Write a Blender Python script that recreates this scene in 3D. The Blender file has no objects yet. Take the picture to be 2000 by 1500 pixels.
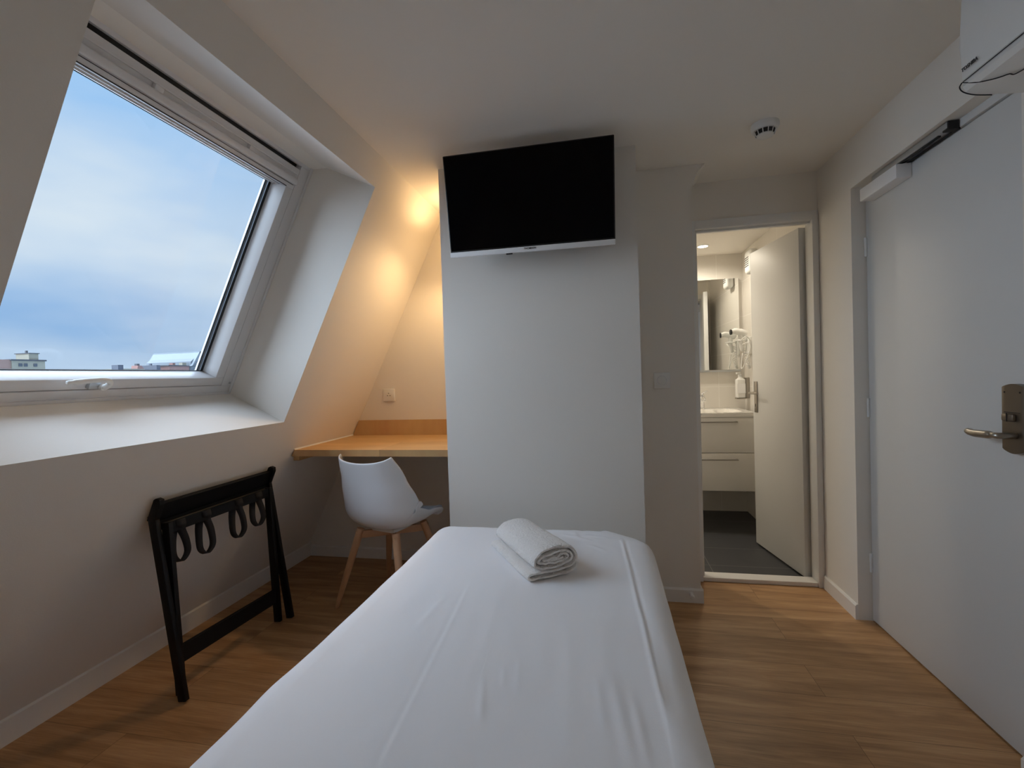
import bpy, bmesh, math, random
from mathutils import Vector, Matrix, noise
random.seed(7)
PI = math.pi
C = bpy.context.scene.collection
S = bpy.context.scene

# ---------------------------------------------------------------- camera
cam_d = bpy.data.cameras.new('camera'); cam = bpy.data.objects.new('camera', cam_d); C.objects.link(cam)
rt = Vector((0.98063881, 0.19329045, -0.03140586)); up = Vector((0.0274123, 0.0233015, 0.99935259)); fw = Vector((-0.19389711, 0.98086484, -0.01755182))
cam.matrix_world = Matrix(((rt.x, up.x, -fw.x, 0), (rt.y, up.y, -fw.y, 0), (rt.z, up.z, -fw.z, 1.2406), (0, 0, 0, 1)))
cam_d.sensor_fit = 'HORIZONTAL'; cam_d.sensor_width = 36.0; cam_d.lens = 901.0/2000*36.0
cam_d.clip_start = 0.01; cam_d.clip_end = 500
S.camera = cam
S.view_settings.view_transform = 'Standard'; S.view_settings.look = 'None'
S.view_settings.gamma = 1.0; S.view_settings.use_curve_mapping = False
S.view_settings.exposure = 0.0
S.cycles.max_bounces = 12; S.cycles.diffuse_bounces = 8; S.cycles.transparent_max_bounces = 16

# ---------------------------------------------------------------- sky
SKY_GAIN = 1.0
w = bpy.data.worlds.new('dusk_sky'); S.world = w; w.use_nodes = True
nt = w.node_tree; nt.nodes.clear()
N = nt.nodes.new; L = nt.links.new
out = N('ShaderNodeOutputWorld'); bg = N('ShaderNodeBackground'); L(bg.outputs[0], out.inputs[0])
tc = N('ShaderNodeTexCoord'); sep = N('ShaderNodeSeparateXYZ'); L(tc.outputs['Generated'], sep.inputs[0])
ramp = N('ShaderNodeValToRGB'); L(sep.outputs[2], ramp.inputs[0])
e = ramp.color_ramp.elements
e[0].position = 0.0; e[0].color = (0.33, 0.52, 0.78, 1)
e[1].position = 0.12; e[1].color = (0.30, 0.50, 0.80, 1)
for ps, c in ((0.30, (0.36, 0.58, 0.88, 1)), (0.50, (0.34, 0.60, 0.95, 1)), (0.64, (0.5, 0.74, 1.08, 1)), (0.78, (1.5, 2.0, 2.9, 1)), (1.0, (2.8, 3.7, 5.2, 1))):
    q = ramp.color_ramp.elements.new(ps); q.color = c
mp = N('ShaderNodeMapping'); mp.inputs['Scale'].default_value = (1.6, 1.6, 5.5); mp.inputs['Rotation'].default_value = (0.1, 0.05, 0.4); L(tc.outputs['Generated'], mp.inputs[0])
nz = N('ShaderNodeTexNoise'); nz.inputs['Scale'].default_value = 1.15; nz.inputs['Detail'].default_value = 4.0; nz.inputs['Roughness'].default_value = 0.5; L(mp.outputs[0], nz.inputs['Vector'])
cr = N('ShaderNodeValToRGB'); cr.color_ramp.elements[0].position = 0.40; cr.color_ramp.elements[1].position = 0.68; L(nz.outputs[0], cr.inputs[0])
mul = N('ShaderNodeMath'); mul.operation = 'MULTIPLY'; mul.inputs[1].default_value = 0.75; L(cr.outputs[0], mul.inputs[0])
# a bright cloud bank about 20 degrees above the horizon
bk = N('ShaderNodeValToRGB'); L(sep.outputs[2], bk.inputs[0])
be = bk.color_ramp.elements; be[0].position = 0.13; be[0].color = (0, 0, 0, 1); be[1].position = 0.22; be[1].color = (1, 1, 1, 1)
q = be.new(0.29); q.color = (0.8, 0.8, 0.8, 1); q = be.new(0.42); q.color = (0.05, 0.05, 0.05, 1)
bm2 = N('ShaderNodeMath'); bm2.operation = 'MULTIPLY'; bm2.inputs[1].default_value = 0.62; L(bk.outputs[0], bm2.inputs[0])
addc = N('ShaderNodeMath'); addc.operation = 'ADD'; addc.use_clamp = True; L(mul.outputs[0], addc.inputs[0]); L(bm2.outputs[0], addc.inputs[1])
mx = N('ShaderNodeMixRGB'); mx.inputs[2].default_value = (0.72, 0.82, 0.92, 1); L(addc.outputs[0], mx.inputs[0]); L(ramp.outputs[0], mx.inputs[1])
L(mx.outputs[0], bg.inputs[0]); bg.inputs[1].default_value = SKY_GAIN

# overcast daylight through the roof window: a very wide soft sun from the window side
sd = bpy.data.lights.new('daylight', 'SUN'); sd.energy = 13.5; sd.color = (0.70, 0.83, 1.0); sd.angle = math.radians(135)
so = bpy.data.objects.new('daylight', sd); C.objects.link(so)
so.rotation_euler = Vector((0.86, 0.12, -0.44)).to_track_quat('-Z', 'Y').to_euler()
so.location = (-6, 1, 5)

def lamp(name, typ, loc, energy, color, size=0.03, direction=None, angle=None, blend=0.6):
    d = bpy.data.lights.new(name, typ); d.energy = energy; d.color = color
    d.shadow_soft_size = size
    if typ == 'SPOT':
        d.spot_size = math.radians(angle); d.spot_blend = blend
    o = bpy.data.objects.new(name, d); C.objects.link(o); o.location = loc
    if direction: o.rotation_euler = Vector(direction).to_track_quat('-Z', 'Y').to_euler()
    return o

# ---------------------------------------------------------------- helpers
OFF = {}
def finish(name, bm, mat, parent=None, smooth=True, ang=35, base=None):
    if parent is not None:
        off = OFF[parent.name]
    elif base is not None:
        off = Vector(base)
    else:
        vs = [v.co for v in bm.verts]
        off = Vector(((min(v.x for v in vs)+max(v.x for v in vs))/2, (min(v.y for v in vs)+max(v.y for v in vs))/2, min(v.z for v in vs)))
    bmesh.ops.recalc_face_normals(bm, faces=bm.faces)
    bmesh.ops.translate(bm, verts=bm.verts, vec=-off)
    me = bpy.data.meshes.new(name); bm.to_mesh(me); bm.free()
    mats = mat if isinstance(mat, (list, tuple)) else [mat]
    for m in mats: me.materials.append(m)
    if smooth:
        me.polygons.foreach_set('use_smooth', [True]*len(me.polygons))
        me.set_sharp_from_angle(angle=math.radians(ang))
    o = bpy.data.objects.new(name, me); C.objects.link(o)
    OFF[o.name] = off
    if parent is not None: o.parent = parent
    else: o.location = off
    return o
def tag(o, label, cat=None, group=None, kind=None):
    if label: o['label'] = label
    if cat: o['category'] = cat
    if group: o['group'] = group
    if kind: o['kind'] = kind
    return o
def thing(name, loc, label, cat, group=None, kind=None):
    o = bpy.data.objects.new(name, None); C.objects.link(o); o.location = loc; o.empty_display_size = 0.05
    OFF[o.name] = Vector(loc); return tag(o, label, cat, group, kind)
def struct(name, bm, mat, label, cat='wall', **k):
    o = finish(name, bm, mat, **k); return tag(o, label, cat, kind='structure')
def NB(): return bmesh.new()
def bx(bm, x0, x1, y0, y1, z0, z1, bev=0, M=None, seg=2):
    r = bmesh.ops.create_cube(bm, size=1.0); vs = r['verts']
    for v in vs:
        v.co = Vector(((x0+x1)/2+v.co.x*(x1-x0), (y0+y1)/2+v.co.y*(y1-y0), (z0+z1)/2+v.co.z*(z1-z0)))
    if bev:
        es = list({ed for v in vs for ed in v.link_edges})
        r = bmesh.ops.bevel(bm, geom=es, offset=bev, segments=seg, profile=0.5, affect='EDGES')
        vs = list({v for f in r['faces'] for v in f.verts} | {v for v in vs if v.is_valid})
    if M is not None:
        for v in vs: v.co = M @ v.co
    return vs
def prism(bm, pts, a0, a1, axis='y', M=None):
    # closed outline pts (2D) extruded along an axis
    def mk(p, a):
        co = Vector((p[0], a, p[1])) if axis == 'y' else (Vector((a, p[0], p[1])) if axis == 'x' else Vector((p[0], p[1], a)))
        return bm.verts.new(M @ co if M is not None else co)
    A = [mk(p, a0) for p in pts]; B = [mk(p, a1) for p in pts]
    n = len(pts)
    for i in range(n):
        bm.faces.new((A[i], A[(i+1) % n], B[(i+1) % n], B[i]))
    bm.faces.new(A[::-1]); bm.faces.new(B)
def frame_between(a, b, hint=Vector((0, 1, 0))):
    d = (b-a).normalized(); x = hint.cross(d)
    if x.length < 1e-4: x = Vector((1, 0, 0)).cross(d)
    x.normalize(); y = d.cross(x); return d, x, y
def bar(bm, a, b, wx, wy, hint=Vector((0, 1, 0)), bev=0.002, wx2=None, wy2=None):
    a = Vector(a); b = Vector(b); d, x, y = frame_between(a, b, hint); ln = (b-a).length
    wx2 = wx if wx2 is None else wx2; wy2 = wy if wy2 is None else wy2
    vs = bx(bm, -0.5, 0.5, -0.5, 0.5, 0, ln, 0)
    for v in vs:
        t = v.co.z/ln; ax = v.co.x*(wx+(wx2-wx)*t); ay = v.co.y*(wy+(wy2-wy)*t)
        v.co = a + d*v.co.z + x*ax + y*ay
    if bev:
        es = list({ed for v in vs for ed in v.link_edges}); bmesh.ops.bevel(bm, geom=es, offset=bev, segments=2, profile=0.5, affect='EDGES')
def tube(bm, pts, rad, n=12, cap=True, closed=False):
    pts = [Vector(p) for p in pts]; m = len(pts); rings = []
    rr = rad if isinstance(rad, (list, tuple)) else [rad]*m
    prev = None
    for i, p in enumerate(pts):
        if closed: d = pts[(i+1) % m]-pts[(i-1) % m]
        else: d = pts[min(i+1, m-1)]-pts[max(i-1, 0)]
        d.normalize()
        if prev is None:
            x = d.orthogonal().normalized()
        else:
            x = (prev - d*prev.dot(d)).normalized()
        prev = x; y = d.cross(x)
        rings.append([bm.verts.new(p + (x*math.cos(2*PI*k/n)+y*math.sin(2*PI*k/n))*rr[i]) for k in range(n)])
    for i in range(m if closed else m-1):
        A = rings[i]; B = rings[(i+1) % m]
        for k in range(n): bm.faces.new((A[k], A[(k+1) % n], B[(k+1) % n], B[k]))
    if cap and not closed:
        bm.faces.new(rings[0][::-1]); bm.faces.new(rings[-1])
def lathe(bm, prof, center, axis=(0, 0, 1), n=40):
    # prof: (radius, height) along axis from center
    c = Vector(center); d = Vector(axis).normalized(); x = d.orthogonal().normalized(); y = d.cross(x); rings = []
    for r, h in prof:
        if r < 1e-6: rings.append([bm.verts.new(c+d*h)])
        else: rings.append([bm.verts.new(c+d*h+(x*math.cos(2*PI*k/n)+y*math.sin(2*PI*k/n))*r) for k in range(n)])
    for A, B in zip(rings, rings[1:]):
        for k in range(n):
            k2 = (k+1) % n
            if len(A) == 1 and len(B) == 1: continue
            if len(A) == 1: bm.faces.new((A[0], B[k2], B[k]))
            elif len(B) == 1: bm.faces.new((A[k], A[k2], B[0]))
            else: bm.faces.new((A[k], A[k2], B[k2], B[k]))
    if len(rings[0]) > 1: bm.faces.new(rings[0][::-1])
    if len(rings[-1]) > 1: bm.faces.new(rings[-1])
def smooth_path(pts, k=6):
    # Catmull-Rom through points
    P = [Vector(p) for p in pts]; o = []
    for i in range(len(P)-1):
        p0 = P[max(i-1, 0)]; p1 = P[i]; p2 = P[i+1]; p3 = P[min(i+2, len(P)-1)]
        for j in range(k):
            t = j/k
            o.append(0.5*((2*p1)+(p2-p0)*t+(2*p0-5*p1+4*p2-p3)*t*t+(3*p1-p0-3*p2+p3)*t**3))
    o.append(P[-1]); return o
def text_part(name, txt, size, M, mat, parent, label=None, depth=0.0006):
    cu = bpy.data.curves.new(name, 'FONT'); cu.body = txt; cu.size = size; cu.extrude = depth; cu.align_x = 'CENTER'; cu.align_y = 'CENTER'; cu.offset = size*0.02
    t = bpy.data.objects.new('tmp', cu); C.objects.link(t)
    dg = bpy.context.evaluated_depsgraph_get(); dg.update()
    me = bpy.data.meshes.new_from_object(t.evaluated_get(dg)); bpy.data.objects.remove(t)
    bm = bmesh.new(); bm.from_mesh(me); bpy.data.meshes.remove(me)
    bmesh.ops.transform(bm, matrix=M, verts=bm.verts)
    o = finish(name, bm, mat, parent, smooth=False)
    if label: o['label'] = label
    return o

# ---------------------------------------------------------------- materials
def mat(name, col, rough=0.5, metal=0.0, spec=0.5, bump=0.0, bscale=200, var=0.0, vscale=3.0, coat=0.0, emit=None, estr=0.0, sheen=0.0, bdist=0.002):
    m = bpy.data.materials.new(name); m.use_nodes = True; t = m.node_tree; b = t.nodes['Principled BSDF']
    b.inputs['Base Color'].default_value = (*col, 1); b.inputs['Roughness'].default_value = rough; b.inputs['Metallic'].default_value = metal
    b.inputs['Specular IOR Level'].default_value = spec; b.inputs['Coat Weight'].default_value = coat; b.inputs['Sheen Weight'].default_value = sheen
    if emit: b.inputs['Emission Color'].default_value = (*emit, 1); b.inputs['Emission Strength'].default_value = estr
    tcn = t.nodes.new('ShaderNodeTexCoord')
    n = t.nodes.new('ShaderNodeTexNoise'); n.inputs['Scale'].default_value = vscale; n.inputs['Detail'].default_value = 3; t.links.new(tcn.outputs['Object'], n.inputs['Vector'])
    hs = t.nodes.new('ShaderNodeMixRGB'); hs.blend_type = 'MIX'
    hs.inputs[1].default_value = (*[c*(1-var) for c in col], 1); hs.inputs[2].default_value = (*[min(1, c*(1+var)) for c in col], 1)
    t.links.new(n.outputs[0], hs.inputs[0]); t.links.new(hs.outputs[0], b.inputs['Base Color'])
    if bump:
        n2 = t.nodes.new('ShaderNodeTexNoise'); n2.inputs['Scale'].default_value = bscale; n2.inputs['Detail'].default_value = 4; t.links.new(tcn.outputs['Object'], n2.inputs['Vector'])
        bp = t.nodes.new('ShaderNodeBump'); bp.inputs['Strength'].default_value = bump; bp.inputs['Distance'].default_value = bdist
        t.links.new(n2.outputs[0], bp.inputs['Height']); t.links.new(bp.outputs[0], b.inputs['Normal'])
    return m
M_wall = mat('matt_white_paint', (0.80, 0.765, 0.71), 0.85, spec=0.2, bump=0.25, bscale=260, bdist=0.001)
M_ceil = mat('ceiling_white_paint', (0.85, 0.81, 0.745), 0.9, spec=0.15, bump=0.15, bscale=200, bdist=0.001)
M_base = mat('baseboard_white', (0.80, 0.78, 0.75), 0.45)
M_wht = mat('white_lacquer', (0.78, 0.78, 0.77), 0.4)
M_pvc = mat('window_white', (0.74, 0.73, 0.73), 0.35)
M_door = mat('door_white_paint', (0.70, 0.70, 0.69), 0.5, bump=0.1, bscale=90, bdist=0.0006)
M_plas = mat('white_plastic', (0.78, 0.78, 0.76), 0.35)
M_shell = mat('chair_white_plastic', (0.74, 0.75, 0.77), 0.38)
M_grey = mat('grey_cushion', (0.36, 0.38, 0.42), 0.75, bump=0.2, bscale=300)
M_blk = mat('black_stained_wood', (0.004, 0.005, 0.007), 0.5, bump=0.15, bscale=60, bdist=0.0005, spec=0.25)
M_strap = mat('black_webbing', (0.012, 0.012, 0.014), 0.8, bump=0.4, bscale=500)
M_screen = mat('black_screen_glass', (0.001, 0.001, 0.0015), 0.12, spec=0.12)
M_bezel = mat('black_bezel', (0.006, 0.006, 0.007), 0.4)
M_strip = mat('silver_plastic', (0.85, 0.85, 0.86), 0.35, metal=0.0)
M_dark = mat('dark_gap', (0.012, 0.012, 0.014), 0.7)
M_gask = mat('black_rubber_gasket', (0.02, 0.022, 0.025), 0.6)
M_metal = mat('brushed_nickel', (0.42, 0.39, 0.35), 0.32, metal=1.0)
M_bronze = mat('worn_bronze_steel', (0.22, 0.19, 0.16), 0.36, metal=1.0, bump=0.1, bscale=400, bdist=0.0003)
M_chrome = mat('chrome', (0.75, 0.75, 0.76), 0.08, metal=1.0)
M_mirror = mat('mirror_glass', (0.85, 0.86, 0.85), 0.01, metal=1.0)
M_ceram = mat('white_ceramic', (0.86, 0.84, 0.80), 0.12, coat=0.3)
M_gloss = mat('gloss_white_front', (0.80, 0.78, 0.74), 0.25)
M_ink = mat('dark_grey_ink', (0.03, 0.03, 0.035), 0.5)
M_alu = mat('anodised_aluminium', (0.50, 0.52, 0.54), 0.35, metal=0.7)
M_lamp_e = mat('lamp_glow', (1, 0.85, 0.6), 0.5, emit=(1.0, 0.72, 0.38), estr=14)
M_spot_e = mat('downlight_glow', (1, 0.9, 0.75), 0.5, emit=(1.0, 0.88, 0.68), estr=18)
M_ledge = mat('oiled_timber_leg', (0.50, 0.28, 0.15), 0.45, var=0.15, vscale=25)

def cloth_mat(name, col, wscale=700, bump=0.25, big=0.0):
    m = mat(name, col, 0.85, spec=0.15, sheen=0.15, bump=bump, bscale=wscale, bdist=0.0015)
    return m
M_sheet = cloth_mat('white_cotton_sheet', (0.88, 0.87, 0.88), 500, 0.12)
M_towel = mat('white_terry', (0.90, 0.86, 0.82), 0.9, spec=0.1, sheen=0.3, bump=1.0, bscale=130, bdist=0.008, var=0.04, vscale=120)

def wood_floor(name, c1, c2, c3, plank_w=0.19, plank_l=1.25, rough=0.42):
    m = bpy.data.materials.new(name); m.use_nodes = True; t = m.node_tree; b = t.nodes['Principled BSDF']; A = t.nodes.new; K = t.links.new
    g = A('ShaderNodeTexCoord')
    br = A('ShaderNodeTexBrick'); br.offset = 0.37; br.inputs['Scale'].default_value = 1.0
    br.inputs['Brick Width'].default_value = plank_l; br.inputs['Row Height'].default_value = plank_w; br.inputs['Mortar Size'].default_value = 0.0009; br.inputs['Mortar Smooth'].default_value = 0.2
    br.inputs['Color1'].default_value = (0.0, 0, 0, 1); br.inputs['Color2'].default_value = (1, 1, 1, 1); br.inputs['Mortar'].default_value = (0.2, 0.2, 0.2, 1)
    K(g.outputs['Object'], br.inputs['Vector'])
    # grain, shifted per plank
    vm = A('ShaderNodeVectorMath'); vm.operation = 'MULTIPLY_ADD'; vm.inputs[1].default_value = (3.1, 7.7, 0); K(br.outputs[0], vm.inputs[0]); K(g.outputs['Object'], vm.inputs[2])
    mp1 = A('ShaderNodeMapping'); mp1.inputs['Scale'].default_value = (1.6, 16, 1); K(vm.outputs[0], mp1.inputs[0])
    n1 = A('ShaderNodeTexNoise'); n1.inputs['Scale'].default_value = 1.0; n1.inputs['Detail'].default_value = 6; n1.inputs['Roughness'].default_value = 0.6; n1.inputs['Distortion'].default_value = 0.9; K(mp1.outputs[0], n1.inputs['Vector'])
    mp2 = A('ShaderNodeMapping'); mp2.inputs['Scale'].default_value = (8, 240, 1); K(vm.outputs[0], mp2.inputs[0])
    n2 = A('ShaderNodeTexNoise'); n2.inputs['Scale'].default_value = 1.0; n2.inputs['Detail'].default_value = 3; K(mp2.outputs[0], n2.inputs['Vector'])
    r = A('ShaderNodeValToRGB'); r.color_ramp.elements[0].position = 0.30; r.color_ramp.elements[0].color = (*c1, 1); r.color_ramp.elements[1].position = 0.72; r.color_ramp.elements[1].color = (*c3, 1)
    q = r.color_ramp.elements.new(0.5); q.color = (*c2, 1); K(n1.outputs[0], r.inputs[0])
    x1 = A('ShaderNodeMixRGB'); x1.blend_type = 'OVERLAY'; x1.inputs[0].default_value = 0.35; K(r.outputs[0], x1.inputs[1]); K(n2.outputs[0], x1.inputs[2])
    x2 = A('ShaderNodeMixRGB'); x2.blend_type = 'MULTIPLY'; x2.inputs[0].default_value = 0.22; K(x1.outputs[0], x2.inputs[1]); K(br.outputs[0], x2.inputs[2])
    x3 = A('ShaderNodeMixRGB'); x3.blend_type = 'MIX'; x3.inputs[2].default_value = (*[c*0.45 for c in c1], 1); K(br.outputs['Fac'], x3.inputs[0]); K(x2.outputs[0], x3.inputs[1])
    K(x3.outputs[0], b.inputs['Base Color']); b.inputs['Roughness'].default_value = rough; b.inputs['Specular IOR Level'].default_value = 0.35
    bp = A('ShaderNodeBump'); bp.inputs['Strength'].default_value = 0.12; bp.inputs['Distance'].default_value = 0.001; K(n2.outputs[0], bp.inputs['Height']); K(bp.outputs[0], b.inputs['Normal'])
    return m
M_floor = wood_floor('oak_laminate_floor', (0.34, 0.18, 0.08), (0.49, 0.28, 0.13), (0.64, 0.39, 0.20))
M_desk = wood_floor('oak_desk_laminate', (0.60, 0.36, 0.16), (0.68, 0.43, 0.20), (0.76, 0.50, 0.25), plank_w=5, plank_l=9, rough=0.45)

def grid_tiles(name, col, grout, ax, pa, oa, ay, pb, ob, wd=0.004, rough=0.15, var=0.0, limit=None):
    m = mat(name, col, rough, spec=0.5, var=var, vscale=2.5); t = m.node_tree; b = t.nodes['Principled BSDF']; A = t.nodes.new; K = t.links.new
    src = b.inputs['Base Color'].links[0].from_socket
    g = A('ShaderNodeNewGeometry'); s = A('ShaderNodeSeparateXYZ'); K(g.outputs['Position'], s.inputs[0])
    def line(axis, per, off):
        a = A('ShaderNodeMath'); a.operation = 'SUBTRACT'; a.inputs[1].default_value = off-wd/2-50*per; K(s.outputs[axis], a.inputs[0])
        c = A('ShaderNodeMath'); c.operation = 'MODULO'; c.inputs[1].default_value = per; K(a.outputs[0], c.inputs[0])
        d = A('ShaderNodeMath'); d.operation = 'LESS_THAN'; d.inputs[1].default_value = wd; K(c.outputs[0], d.inputs[0]); return d
    l1 = line(ax, pa, oa); l2 = line(ay, pb, ob)
    mxn = A('ShaderNodeMath'); mxn.operation = 'MAXIMUM'; K(l1.outputs[0], mxn.inputs[0]); K(l2.outputs[0], mxn.inputs[1])
    mm = A('ShaderNodeMixRGB'); K(mxn.outputs[0], mm.inputs[0]); K(src, mm.inputs[1]); mm.inputs[2].default_value = (*grout, 1)
    K(mm.outputs[0], b.inputs['Base Color'])
    return m
M_tileback = grid_tiles('white_wall_tile', (0.74, 0.71, 0.66), (0.85, 0.83, 0.79), 0, 0.6, 0.99, 2, 0.30, 0.19)
M_tileside = grid_tiles('white_side_tile', (0.74, 0.71, 0.66), (0.88, 0.86, 0.82), 1, 0.6, 4.09, 2, 0.30, 0.19)
M_tilefloor = grid_tiles('anthracite_floor_tile', (0.055, 0.056, 0.060), (0.16, 0.16, 0.155), 0, 0.6, 0.63, 1, 0.305, 3.093, wd=0.005, rough=0.45, var=0.2)
# clear window glass: mostly straight-through with a faint reflection
M_glass = bpy.data.materials.new('window_glass'); M_glass.use_nodes = True
t = M_glass.node_tree; t.nodes.clear(); o_ = t.nodes.new('ShaderNodeOutputMaterial'); mxs = t.nodes.new('ShaderNodeMixShader')
tr = t.nodes.new('ShaderNodeBsdfTransparent'); tr.inputs[0].default_value = (0.97, 0.985, 0.99, 1); gl = t.nodes.new('ShaderNodeBsdfGlossy'); gl.inputs['Roughness'].default_value = 0.02
fr = t.nodes.new('ShaderNodeFresnel'); fr.inputs[0].default_value = 1.25
t.links.new(fr.outputs[0], mxs.inputs[0]); t.links.new(tr.outputs[0], mxs.inputs[1]); t.links.new(gl.outputs[0], mxs.inputs[2]); t.links.new(mxs.outputs[0], o_.inputs[0])

# ---------------------------------------------------------------- room shell
H = 2.318
XFL, XCL = -2.141, -1.019          # sloping wall: foot and head
YB, YF = -0.40, 2.947              # wall behind the camera, far wall of the desk niche
XR = 1.188                         # right wall
KS = (XCL-XFL)/H; LN = math.sqrt(1+KS*KS)
SV = Vector((KS, 0, 1))/LN; SN = Vector((-1, 0, KS))/LN     # up the slope; outward
def SP(u, v, w): return Vector((XFL, u, 0)) + SV*v + SN*w
MS = Matrix(((0, SV.x, SN.x, XFL), (1, 0, 0, 0), (0, SV.z, SN.z, 0), (0, 0, 0, 1)))   # (u, v, w) -> world
U0, U1, V0, V1 = 0.868, 2.127, 1.152, 2.437     # window opening in the slope
TH = 0.46
b = NB(); bx(b, -2.35, 1.45, YB-0.1, 2.92, -0.12, 0.0); bx(b, -2.35, -0.55, 2.92, 3.06, -0.12, 0.0); struct('floor', b, M_floor, 'oak look laminate floor of the attic bedroom with planks running across', 'floor', smooth=False, base=(0, 0, 0))
b = NB(); bx(b, -1.02, 1.45, YB-0.1, 3.0, H, H+0.12); bx(b, -1.5, -1.02, YB-0.1, 3.0, H+0.0, H+0.12); struct('ceiling', b, M_ceil, 'flat white painted ceiling of the bedroom', 'ceiling', smooth=False)
b = NB()
VT = H*LN+0.12
bx(b, YB-0.1, YF+0.12, -0.05, V0, 0, TH, M=MS); bx(b, YB-0.1, YF+0.12, V1, VT, 0, TH, M=MS)
bx(b, YB-0.1, U0, V0, V1, 0, TH, M=MS); bx(b, U1, YF+0.12, V0, V1, 0, TH, M=MS)
struct('wall_left', b, M_wall, 'sloping white mansard wall with the deep roof window opening', smooth=False)
b = NB(); bx(b, -2.3, -0.80, YF, YF+0.1, 0, H+0.05); struct('wall_far', b, M_wall, 'end wall of the desk niche behind the desk', smooth=False)
XC0, XC1, YC = -0.806, 0.180, 2.289
b = NB(); bx(b, XC0, XC1, YC, 3.05, 0, H+0.02); struct('wall_partition', b, M_wall, 'projecting white wall block that carries the television', smooth=False)
YD, XD = 2.584, 0.481
b = NB()
prism(b, [(XC1, 0), (XD, 0), (XD, 2.16), (0.487, 2.215), (0.513, 2.275), (0.552, H), (XC1, H)], YD, 2.86)
struct('wall_switch', b, M_wall, 'narrow wall with round light switch between television wall and bathroom door', smooth=False)
YH = 2.848
DX0, DX1, DZ = 0.545, 1.155, 2.052
b = NB()
bx(b, XC1, DX0-0.05, YH, YH+0.09, 0, H+0.01); bx(b, DX1+0.03, XR+0.02, YH, YH+0.09, 0, H+0.01); bx(b, DX0-0.05, DX1+0.03, YH, YH+0.09, DZ+0.05, H+0.01)
struct('wall_doorway', b, M_wall, 'wall above and around the bathroom doorway', smooth=False)
# right wall with the entrance door recess
YJ0, YJ1, ZJ, XDR = 1.585, 2.504, 2.086, 1.248
b = NB()
bx(b, XR, XR+0.24, YJ1, 3.0, 0, H+0.02); bx(b, XR, XR+0.24, YB-0.1, YJ0, 0, H+0.02); bx(b, XR, XR+0.24, YJ0, YJ1, ZJ, H+0.02)
struct('wall_right', b, M_wall, 'right hand white wall with the recess of the entrance door', smooth=False)
b = NB(); bx(b, -2.4, XR+0.24, YB-0.1, YB, 0, H+0.02); struct('wall_back', b, M_wall, 'white wall behind the head of the bed', smooth=False)

def baseboard(name, pts, label, h=0.075, tk=0.012):
    b = NB()
    for (a, c, nrm) in pts:
        a = Vector((*a, 0)); c = Vector((*c, 0)); n_ = Vector((*nrm, 0)); d = (c-a)
        prof = [(0, 0), (tk, 0), (tk, h-0.008), (tk*0.45, h), (0, h)]
        A = [b.verts.new(a+n_*p+Vector((0, 0, q))) for p, q in prof]; B = [b.verts.new(c+n_*p+Vector((0, 0, q))) for p, q in prof]
        for i in range(5): b.faces.new((A[i], A[(i+1) % 5], B[(i+1) % 5], B[i]))
        b.faces.new(A[::-1]); b.faces.new(B)
    return struct(name, b, M_base, label, 'baseboard', smooth=False)
# the baseboard under the slope stands upright in front of the sloping wall
b = NB(); prism(b, [(XFL, 0), (XFL+0.052, 0), (XFL+0.054, 0.088), (XFL+0.046, 0.094), (XFL+0.03, 0.094)], YB, YF); struct('baseboard_left', b, M_base, 'white baseboard along the foot of the sloping wall', 'baseboard', smooth=False)
baseboard('baseboard_far', [((XFL+0.05, YF), (XC0, YF), (0, -1))], 'white baseboard below the desk on the end wall')
baseboard('baseboard_switch', [((XC1, YD), (XD+0.012, YD), (0, -1)), ((XD, YD), (XD, YH-0.012), (1, 0))], 'short white baseboard below the light switch with a door stop')
baseboard('baseboard_right', [((XR, YJ1), (XR, YH-0.012), (-1, 0))], 'white baseboard between bathroom door and entrance door')
baseboard('baseboard_front', [((XR, YB), (XR, YJ0+0.012), (-1, 0)), ((XR-0.004, YJ0), (XDR-0.002, YJ0), (0, 1))], 'white baseboard on the right wall nearer than the entrance door')

# ---------------------------------------------------------------- bathroom shell
YBB, ZBC = 4.30, 2.235
b = NB(); bx(b, -0.5, XR+0.2, 2.92, YBB+0.1, -0.12, 0.0); struct('floor_bathroom', b, M_tilefloor, 'dark grey tiled bathroom floor with thin light joints', 'floor', smooth=False)
b = NB(); bx(b, -0.5, XR+0.2, YH+0.09, YBB+0.1, ZBC, ZBC+0.1); struct('ceiling_bathroom', b, M_ceil, 'white bathroom ceiling with a round downlight', 'ceiling', smooth=False)
b = NB(); bx(b, -0.5, XR+0.2, YBB, YBB+0.1, 0, ZBC+0.05); struct('wall_bathroom_back', b, M_tileback, 'white tiled back wall behind the bathroom mirror', smooth=False)
b = NB(); bx(b, XR+0.012, XR+0.2, YH+0.09, YBB, 0, ZBC+0.05); struct('wall_bathroom_right', b, M_tileside, 'glossy white tiled side wall of the bathroom', smooth=False)
b = NB(); bx(b, -0.6, -0.5, YH+0.09, YBB, 0, ZBC+0.05); bx(b, -0.5, XC1+0.02, YH+0.06, YH+0.14, 0, ZBC+0.05); struct('wall_bathroom_left', b, M_tileside, 'white tiled bathroom wall out of sight left of the doorway', smooth=False)
b = NB(); bx(b, DX0, DX1, YH+0.0, YH+0.082, 0, 0.024, 0.003); struct('trim_1', b, M_base, 'pale threshold bar between laminate and bathroom tiles', 'threshold', smooth=False)
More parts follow.
